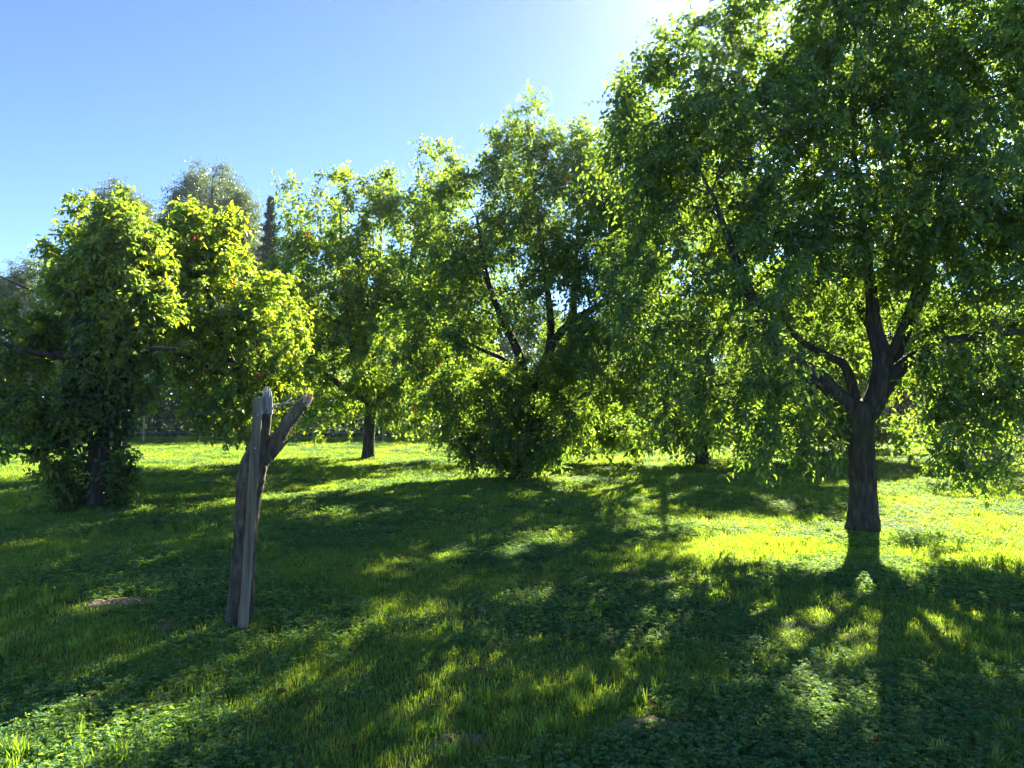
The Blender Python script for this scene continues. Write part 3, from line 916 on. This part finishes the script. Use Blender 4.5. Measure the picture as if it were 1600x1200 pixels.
for i in range(900):
    m_ = int(18 + ll[i] * 26)
    t = r_.random(m_) ** .8
    p_ = A_[i] + dirs[i] * (ll[i] * t)[:, None]
    D = dirs[i] * .5 + r_.standard_normal((m_, 3)) * .5 + np.array([0, 0, -.25])
    Df, Sf, Nf = frames(D, .8, r_)
    L = r_.uniform(.12, .26, m_)
    V, Qd, T = leaf_mesh(p_, Df, Sf, Nf, L, L * .22, SMALL)
    bag.add(V, Qd, T, np.tile(np.array([.018, .058, .040]) * r_.uniform(.6, 1.5), (len(V), 1)))
tag(sb_.obj("branchwork", M_twig, root), kind="stuff")
tag(bag.obj("crown", M_far_leaf, root), kind="stuff")

# wooded edge behind the fence: reads as one mass
r_ = np.random.default_rng(15)
bag = Bag(); tb = Bag()
N = 42000
back = r_.random(N) < .62
xs = r_.uniform(-48, 52, N)
ys = np.where(back, 38.5 + r_.gamma(2.0, 2.0, N), 32.2 + r_.gamma(1.6, .9, N))
bump = np.sin(xs * .55 + 1) + .7 * np.sin(xs * 1.37) + .5 * np.sin(xs * .23 + ys * .4)
top = np.where(back, 6.4 + .9 * bump, 2.9 + .45 * bump)
z = top * r_.random(N) ** .75
P = np.stack([xs, ys, z + .1], 1)
ps, Df, Sf, Nf, L, W, C, (sa, sb) = sprigs(P, np.tile([0, -.3, .3], (N, 1)), r_, 1, 6, .7, .22, .11, .4, .2, tone=-.8)
big = np.repeat(np.where(back, 1.7, 1.0), 6)
V, Qd, T = leaf_mesh(ps, Df, Sf, Nf, L * big, W * big, SMALL)
wood = mesh_np("wooded_edge", V, [Qd, T], M_far_leaf, None, np.repeat(C, 4, 0))
tag(wood, "dark thicket of bushes along the far side of the wire fence", "thicket", kind="stuff")
for i in range(170):
    x, y = r_.uniform(-40, 45), 32.3 + r_.gamma(1.5, 1.2)
    hh = r_.uniform(1.5, 4.2)
    ln = r_.standard_normal(2) * .35
    pts = np.array([[x + ln[0] * t * hh * .5 + .06 * r_.standard_normal(), y + ln[1] * t, -.05 + hh * t] for t in (0, .25, .5, .75, 1)])
    V, Qd, T = tube(pts, np.linspace(1, .25, 5) * r_.uniform(.015, .05), 5)
    tb.add(V, Qd, T)
wt = tb.obj("thicket_stems", M_twig, None, smooth=True)
wt.parent = wood
tag(wt, kind="stuff")

# ------------------------------------------------------------------ wire fence at the far side of the lawn
FD = 30.2
root = empty("wire_fence", (at(313, 0, FD)[0], FD, 0))
tag(root, "wire fence on thin wooden posts along the far lawn edge", "fence")
posts = [at(px, 0, FD)[0] for px in (-60, 225, 313, 402, 490, 600, 700, 800, 900, 1000, 1100, 1250, 1400, 1550)]
for k, x in enumerate(posts):
    g0 = float(ground_z(x, FD))
    lean = .02 * math.sin(k * 2.1)
    hgt = .98 + .05 * math.sin(k * 1.7)
    V, Qd, T = tube(np.array([[x, FD, g0 - .1], [x + lean * .5, FD, g0 + hgt * .5], [x + lean, FD, g0 + hgt]]), [.045, .042, .038], 8, ref=np.array([1., .1, 0]), rough=.05, seed=k)
    mesh_np("post", V, [Qd, T], M_fence_wood, root, smooth=True)
for z in (.18, .38, .60, .90):
    pts = []
    for a_, b_ in zip(posts[:-1], posts[1:]):
        for t in (0, .25, .5, .75):
            x = a_ + (b_ - a_) * t
            pts.append([x, FD - .045, float(ground_z(x, FD)) + z - .03 * math.sin(math.pi * t)])
    pts.append([posts[-1], FD - .045, z])
    V, Qd, T = tube(np.array(pts), np.full(len(pts), .006), 4, ref=np.array([0, 0, 1.]))
    mesh_np("wire", V, [Qd, T], M_wire, root)

# ------------------------------------------------------------------ the broken tree and its stake
d = 5.2
b0 = at(377, 985, d)
gz = float(ground_z(b0[0], d))
root = empty("broken_tree", (b0[0], d, gz))
tag(root, "snapped-off dead tree trunk with one stub branch and splintered grey tip", "dead tree")


def ring_noise_tube(rows, dd, sides, rough, seed, name, mat, step=.03):
    w = limb_px(d, [(px, py, dd_ + dd, r) for (px, py, dd_, r) in rows])
    s = spline(w, step)
    V, Qd, T = tube(s[:, :3], s[:, 3], sides, ref=np.array([1., .1, 0]), rough=rough, seed=seed)
    return mesh_np(name, V, [Qd, T], mat, root, smooth=True), s


ring_noise_tube([(374, 990, .10, 25), (376, 965, .10, 21), (380, 915, .10, 18.5), (384, 850, .10, 17.5), (389, 790, .10, 18.5), (394, 755, .10, 20), (399, 725, .10, 20), (406, 700, .10, 14.5), (412, 675, .09, 10.5), (416, 650, .08, 9), (417, 636, .08, 8.5)], 0, 28, .07, 4, "trunk", M_dead_bark, .02)
ring_noise_tube([(403, 728, .10, 14), (418, 707, .11, 12.5), (437, 682, .13, 10.5), (449, 662, .15, 9.2), (457, 652, .16, 9.8), (468, 637, .17, 8.8), (477, 627, .18, 8)], 0, 20, .07, 6, "branch", M_dead_bark, .02)
ring_noise_tube([(425, 716, .08, 5), (436, 702, .05, 4.5), (446, 693, .04, 2.5), (451, 690, .04, 1)], 0, 8, .08, 7, "bark_flap", M_dead_bark, .02)


def splinters(center, axis_, radius, n, lo, hi, seed, name, mat):
    """a torn wood end: a bundle of jagged tapering shards standing on a ring"""
    r_ = np.random.default_rng(seed)
    axis_ = norm(np.array(axis_, float))
    e1 = norm(np.cross(axis_, [0.2, 1., .1])); e2 = np.cross(axis_, e1)
    bag = Bag()
    for i in range(n):
        a = r_.random() * 6.28
        q = radius * (1 if i % 3 else .55) * r_.uniform(.75, 1.0)
        base = center + e1 * math.cos(a) * q + e2 * math.sin(a) * q
        hgt = r_.uniform(lo, hi)
        tip = base + axis_ * hgt + (e1 * math.cos(a) + e2 * math.sin(a)) * r_.uniform(-.012, .003)
        w = r_.uniform(.006, .014)
        mid = (base + tip) / 2 + r_.standard_normal(3) * .004
        V, Qd, T = tube(np.array([base - axis_ * .03, base, mid, tip]), [w, w, w * .8, .0015], 5)
        bag.add(V, Qd, T)
    return bag.obj(name, mat, root)


splinters(at(417, 640, d + .08), (.0, 0, 1), .036, 60, .03, .165, 3, "splintered_tip", M_bare_wood)
c = at(414, 618, d + .10)
ring_noise_tube([(417, 644, .08, 8.2), (417, 630, .08, 7.2), (417, 616, .08, 4.8), (416, 604, .08, 1.5)], 0, 14, .16, 12, "bare_wood_core", M_bare_wood, .012)
splinters(at(477, 627, d + .18), (.5, .1, .8), .032, 34, .02, .07, 5, "torn_branch_end", M_fresh_wood)
ring_noise_tube([(420, 636, .10, 2.6), (436, 632, .12, 2.0), (450, 630, .14, 1.6), (466, 626, .15, .8)], 0, 6, .1, 8, "twig", M_bare_wood, .03)
ring_noise_tube([(446, 631, .13, 1.5), (452, 624, .12, 1.1), (457, 614, .12, .6)], 0, 6, .1, 9, "twig", M_bare_wood, .03)
ring_noise_tube([(378, 735, .10, 4), (374, 748, .09, 4), (373, 765, .09, 4), (376, 785, .10, 2.5)], 0, 8, .1, 10, "knot", M_dead_bark, .015)

# stake: a squared sawn batten leaning with the trunk, its own thing
top_, bot_ = at(405, 621, d - .015), at(381.5, 988, d - .10)
ax = norm(top_ - bot_)
Lh = float(np.linalg.norm(top_ - bot_)) + .10
root2 = empty("wooden_stake", (bot_[0], bot_[1], float(ground_z(bot_[0], bot_[1]))))
tag(root2, "weathered squared timber stake leaning against the snapped-off trunk", "stake")
r_ = np.random.default_rng(2)
sx = norm(np.cross([0, 1., 0], ax)); sx = norm(sx * math.cos(.42) + np.array([0, -1., 0]) * math.sin(.42) * -1)
sx = norm(sx - ax * sx.dot(ax)); sy = np.cross(ax, sx)
rings = 26
prof = []
hx, hy, bv = .031, .020, .004
for (u, v) in ((hx - bv, -hy), (hx, -hy + bv), (hx, hy - bv), (hx - bv, hy), (-hx + bv, hy), (-hx, hy - bv), (-hx, -hy + bv), (-hx + bv, -hy)):
    prof.append((u, v))
vs = []
for i in range(rings):
    t = i / (rings - 1)
    c = bot_ - ax * .10 + ax * Lh * t + sx * .004 * math.sin(t * 5) + sy * .003 * math.sin(t * 7)
    k = 1.06 - .10 * t
    for (u, v) in prof:
        vs.append(c + sx * (u * k + .0012 * r_.standard_normal()) + sy * (v * k + .0012 * r_.standard_normal()) + (ax * (u * .25 + .006 * r_.standard_normal()) if i == rings - 1 else 0))
n8 = 8
Qs = [[i * n8 + s, i * n8 + (s + 1) % n8, (i + 1) * n8 + (s + 1) % n8, (i + 1) * n8 + s] for i in range(rings - 1) for s in range(n8)]
o = mesh_np("batten", vs, [np.array(Qs)], M_stake, root2)
e = (rings - 1) * n8
capv = np.array(vs[e:e + n8])
mesh_np("end_grain", np.concatenate([capv, [capv.mean(0) + ax * .002]]), [np.array([[s, (s + 1) % n8, n8] for s in range(n8)])], M_bare_wood, root2)
for (py) in (648, 700):
    c = at(405 - (py - 621) * .064, py, d - .06)
    V, Qd, T = tube(np.array([c + np.array([.0, .02, 0]), c, c + np.array([0, -.006, 0])]), [.003, .003, .006], 8)
    mesh_np("nail", V, [Qd, T], M_wire, root2)

# ------------------------------------------------------------------ grass
r_ = np.random.default_rng(33)


def blade(L, w, bend, yaw, x, y, tone, curl=0.):
    k = 4
    t = np.linspace(0, 1, k)
    ang = bend * t
    out = np.concatenate([[0], np.cumsum(np.sin(bend * (t[1:] - .5 / (k - 1))) * L / (k - 1))])
    up = np.concatenate([[0], np.cumsum(np.cos(bend * (t[1:] - .5 / (k - 1))) * L / (k - 1))])
    wd = w * np.array([.75, 1, .75, .06]) / 2
    cy, sy_ = math.cos(yaw), math.sin(yaw)
    c = np.stack([x + out * cy, y + out * sy_, up - .004], 1)
    s = np.stack([-sy_ * np.ones(k), cy * np.ones(k), np.zeros(k)], 1)
    V = np.concatenate([c - s * wd[:, None], c + s * wd[:, None]])
    q = np.array([[i, i + 1, k + i + 1, k + i] for i in range(k - 1)])
    base = np.array([.100, .205, .110]) * (1 - tone) + np.array([.150, .255, .095]) * tone
    if tone > .96: base = np.array([.17, .165, .07])      # dry straw
    C = np.tile(base, (2 * k, 1)) * r_.uniform(.8, 1.2)
    return V, q, C


protos = []
for kind in range(5):
    bag = Bag()
    if kind in (0, 1):       # mown turf
        for i in range(70):
            a, q = r_.random() * 6.28, .13 * math.sqrt(r_.random())
            V, q4, C = blade(r_.uniform(.020, .050), r_.uniform(.003, .0055), r_.uniform(.3, 1.7), r_.random() * 6.28, q * math.cos(a), q * math.sin(a), r_.random())
            bag.add(V, q4, None, C)
    elif kind == 2:          # taller clump
        for i in range(30):
            a, q = r_.random() * 6.28, .045 * math.sqrt(r_.random())
            V, q4, C = blade(r_.uniform(.04, .10), r_.uniform(.005, .009), r_.uniform(.15, 1.3), r_.random() * 6.28, q * math.cos(a), q * math.sin(a), .3 + .6 * r_.random())
            bag.add(V, q4, None, C)
    else:                    # clover and low broad leaves
        for i in range(34 if kind == 3 else 22):
            a, q = r_.random() * 6.28, .12 * math.sqrt(r_.random())
            x, y, hh = q * math.cos(a), q * math.sin(a), r_.uniform(.015, .055)
            V, q4, C = blade(hh * 1.02, .0022, .1, a, x, y, .3)
            bag.add(V, q4, None, C)
            yaw = r_.random() * 6.28
            cl = np.array([.098, .195, .110]) * r_.uniform(.75, 1.4)
            for l in range(3):
                th = yaw + l * 2.094
                D = np.array([[math.cos(th), math.sin(th), r_.uniform(-.15, .35)]])
                Df, Sf, Nf = frames(D, 1.5, r_)
                ln = r_.uniform(.012, .022) if kind == 3 else r_.uniform(.018, .038)
                V, q4, T = leaf_mesh(np.array([[x, y, hh]]), Df, Sf, Nf, np.array([ln]), np.array([ln * (.95 if kind == 3 else .5)]), SMALL)
                bag.add(V, None, T, np.tile(cl, (4, 1)))
    protos.append(bag)

bag = Bag()                  # white clover head on its stem
V, q4, C = blade(.055, .0025, .15, 0, 0, 0, .3)
bag.add(V, q4, None, C)
u = norm(r_.standard_normal((26, 3)) + [0, 0, .5])
Df, Sf, Nf = frames(u, .2, r_)
V, q4, T = leaf_mesh(np.tile([.004, 0, .052], (26, 1)), Df, Sf, Nf, np.full(26, .011), np.full(26, .005), SMALL)
bag.add(V, None, T, np.tile([.62, .60, .54], (len(V), 1)))
protos.append(bag)
bag = Bag()                  # fallen dry leaf and a bit of stalk
Df, Sf, Nf = frames(np.array([[1., .2, .15]]), 1.2, r_)
V, q4, T = leaf_mesh(np.array([[0, 0, .035]]), Df, Sf, Nf, np.array([.07]), np.array([.035]), LEAF)
bag.add(V, q4, T, np.tile([.085, .068, .045], (8, 1)))
V, q4, C = blade(.10, .003, 1.5, 2.0, -.03, .02, .97)
bag.add(V, q4, None, C)
protos.append(bag)

pts, kinds, scl = [], [], []


def scatter(y0, y1, dens, s_h, s_v):
    xm = y1 * .80 + 2.5
    n = int((y1 - y0) * 2 * xm * dens)
    p_ = np.stack([r_.uniform(-xm, xm, n), r_.uniform(y0, y1, n)], 1)
    p_ = p_[np.abs(p_[:, 0]) < p_[:, 1] * .80 + 2.5]
    for (cx, cy, rx, ry, h, _) in patch_world:
        q = ((p_[:, 0] - cx) / rx) ** 2 + ((p_[:, 1] - cy) / ry) ** 2
        p_ = p_[(q > 1.1) | (r_.random(len(p_)) < .16)]
    x, y = p_[:, 0], p_[:, 1]
    f = np.sin(x * 1.9 + 1.3 * np.sin(y * 1.1)) + np.sin(y * 2.3 + 1.7 * np.sin(x * .9 + 2)) + .6 * r_.standard_normal(len(x))
    g_ = np.sin(x * 3.1 + 2 * np.sin(y * 2.0 + 1)) + np.sin(y * 3.7 - x * 1.3) + .9 * r_.standard_normal(len(x))
    k = np.where(f > .45, np.where(r_.random(len(x)) < .84, 3, 4), np.where(r_.random(len(x)) < .5, 0, 1))
    k = np.where((g_ > 1.75) & (r_.random(len(x)) < .35), 2, k)
    hvar = np.clip(1 + .18 * np.sin(x * .8 + y * .6) + .12 * g_, .6, 1.35)
    pts.append(np.stack([x, y, ground_z(x, y)], 1))
    kinds.append(k)
    scl.append(np.stack([np.full(len(x), s_h) * r_.uniform(.8, 1.2, len(x)), np.full(len(x), s_h), s_v * hvar], 1))


scatter(1.6, 5.0, 170, 1.0, 1.0)
scatter(5.0, 9.0, 105, 1.15, 1.05)
scatter(9.0, 15.0, 56, 1.5, 1.0)
scatter(15.0, 24.0, 28, 2.1, 1.05)
scatter(24.0, 33.0, 15, 2.8, 1.1)
for kind, num in ((5, 30), (6, 300)):
    y = 2.0 + 15 * r_.random(num) ** .8
    x = (r_.random(num) * 2 - 1) * (y * .8 + 1)
    pts.append(np.stack([x, y, ground_z(x, y) + .004], 1)); kinds.append(np.full(num, kind)); scl.append(np.ones((num, 3)) * r_.uniform(.75, 1.25, (num, 1)))
# taller uncut grass along the fence foot
n = 420
x = r_.uniform(-24, 24, n)
pts.append(np.stack([x, FD + r_.uniform(-.25, 1.6, n), np.zeros(n)], 1)); kinds.append(np.full(n, 2)); scl.append(np.stack([np.full(n, 3.2), np.full(n, 3.2), r_.uniform(1.6, 3.0, n)], 1))
# taller tuft rings round trunk feet
for (px, py, rad, num) in ((378, 985, .15, 34), (1345, 828, .27, 60), (155, 795, .26, 34), (575, 717, .28, 24)):
    dd = 1.6 * F_PX / (py - HORIZON)
    cx = (px - 800) / F_PX * dd
    a = r_.random(num) * 6.28
    q = rad * r_.uniform(.8, 1.3, num)
    pts.append(np.stack([cx + np.cos(a) * q, dd + np.sin(a) * q, ground_z(cx + np.cos(a) * q, dd + np.sin(a) * q)], 1)); kinds.append(np.full(num, 2)); scl.append(np.tile([1, 1, .9], (num, 1)))
pts = np.concatenate(pts); kinds = np.concatenate(kinds); scl = np.concatenate(scl)
rot = np.stack([r_.normal(0, .08, len(pts)), r_.normal(0, .08, len(pts)), r_.random(len(pts)) * 6.283], 1)
allV, allQ, allT, allC, prot, off = [], [], [], [], [], 0
for k, bag in enumerate(protos):
    V = np.concatenate(bag.V)
    allV.append(V)
    if bag.Q: allQ.append(np.concatenate(bag.Q) + off)
    if bag.T: allT.append(np.concatenate(bag.T) + off)
    allC.append(np.concatenate(bag.C))
    prot.append(np.full(len(V), k))
    off += len(V)
nV = off
allV = np.concatenate(allV + [pts])
pr = np.concatenate(prot + [np.full(len(pts), -1)]).astype(np.int32)
kd = np.concatenate([np.full(nV, -1), kinds]).astype(np.int32)
ro = np.concatenate([np.zeros((nV, 3)), rot]).astype(np.float32)
sc_ = np.concatenate([np.ones((nV, 3)), scl]).astype(np.float32)
cl = np.concatenate(allC + [np.ones((len(pts), 3)) * .05])
grass = mesh_np("grass", allV, [np.concatenate(allQ), np.concatenate(allT)], M_grass, None, cl, False,
                {"proto": ('INT', pr), "kind_id": ('INT', kd), "rot": ('FLOAT_VECTOR', ro), "scl": ('FLOAT_VECTOR', sc_)})
tag(grass, "short mown lawn grass mixed with clover", "grass", kind="stuff")
ng = bpy.data.node_groups.new("turf", 'GeometryNodeTree')
ng.interface.new_socket("Geometry", in_out='INPUT', socket_type='NodeSocketGeometry')
ng.interface.new_socket("Geometry", in_out='OUTPUT', socket_type='NodeSocketGeometry')
gi, go = ng.nodes.new("NodeGroupInput"), ng.nodes.new("NodeGroupOutput")


def named(nm, typ):
    n = ng.nodes.new("GeometryNodeInputNamedAttribute")
    n.data_type = typ
    n.inputs["Name"].default_value = nm
    return n.outputs[0]


def equal(src, val):
    n = ng.nodes.new("FunctionNodeCompare")
    n.data_type = 'INT'
    n.operation = 'EQUAL'
    ng.links.new(src, n.inputs[2])
    n.inputs[3].default_value = val
    return n.outputs[0]


def separate(val):
    n = ng.nodes.new("GeometryNodeSeparateGeometry")
    n.domain = 'POINT'
    ng.links.new(gi.outputs[0], n.inputs[0])
    ng.links.new(equal(named("proto", 'INT'), val), n.inputs[1])
    return n.outputs[0]


pt = separate(-1)
join = ng.nodes.new("GeometryNodeJoinGeometry")
for k in range(len(protos)):
    ip = ng.nodes.new("GeometryNodeInstanceOnPoints")
    ng.links.new(pt, ip.inputs["Points"])
    ng.links.new(equal(named("kind_id", 'INT'), k), ip.inputs["Selection"])
    ng.links.new(separate(k), ip.inputs["Instance"])
    e2r = ng.nodes.new("FunctionNodeEulerToRotation")
    ng.links.new(named("rot", 'FLOAT_VECTOR'), e2r.inputs[0])
    ng.links.new(e2r.outputs[0], ip.inputs["Rotation"])
    ng.links.new(named("scl", 'FLOAT_VECTOR'), ip.inputs["Scale"])
    ng.links.new(ip.outputs[0], join.inputs[0])
ng.links.new(join.outputs[0], go.inputs[0])
md = grass.modifiers.new("turf", 'NODES')
md.node_group = ng

# ------------------------------------------------------------------ air
if HAZE_DENSITY > 0:  # added scattering volume, stands in for lens glare around the sun
    x0, x1, y0, y1, z0, z1 = -60, 60, -8, 62, -1.2, 19
    V = np.array([[x, y, z] for x in (x0, x1) for y in (y0, y1) for z in (z0, z1)], float)
    Qh = np.array([[0, 1, 3, 2], [4, 6, 7, 5], [0, 4, 5, 1], [2, 3, 7, 6], [0, 2, 6, 4], [1, 5, 7, 3]])
    m, nt, out = new_mat("glare_veil_haze")
    pv = nt.nodes.new("ShaderNodeVolumePrincipled")
    pv.inputs["Color"].default_value = (.92, .95, 1, 1)
    pv.inputs["Density"].default_value = HAZE_DENSITY
    pv.inputs["Anisotropy"].default_value = HAZE_ANISO
    nt.links.new(pv.outputs[0], out.inputs["Volume"])
    hz = mesh_np("haze", V, [Qh], m)
    tag(hz, "thin added haze imitating lens glare in the backlit orchard", "haze", kind="stuff")
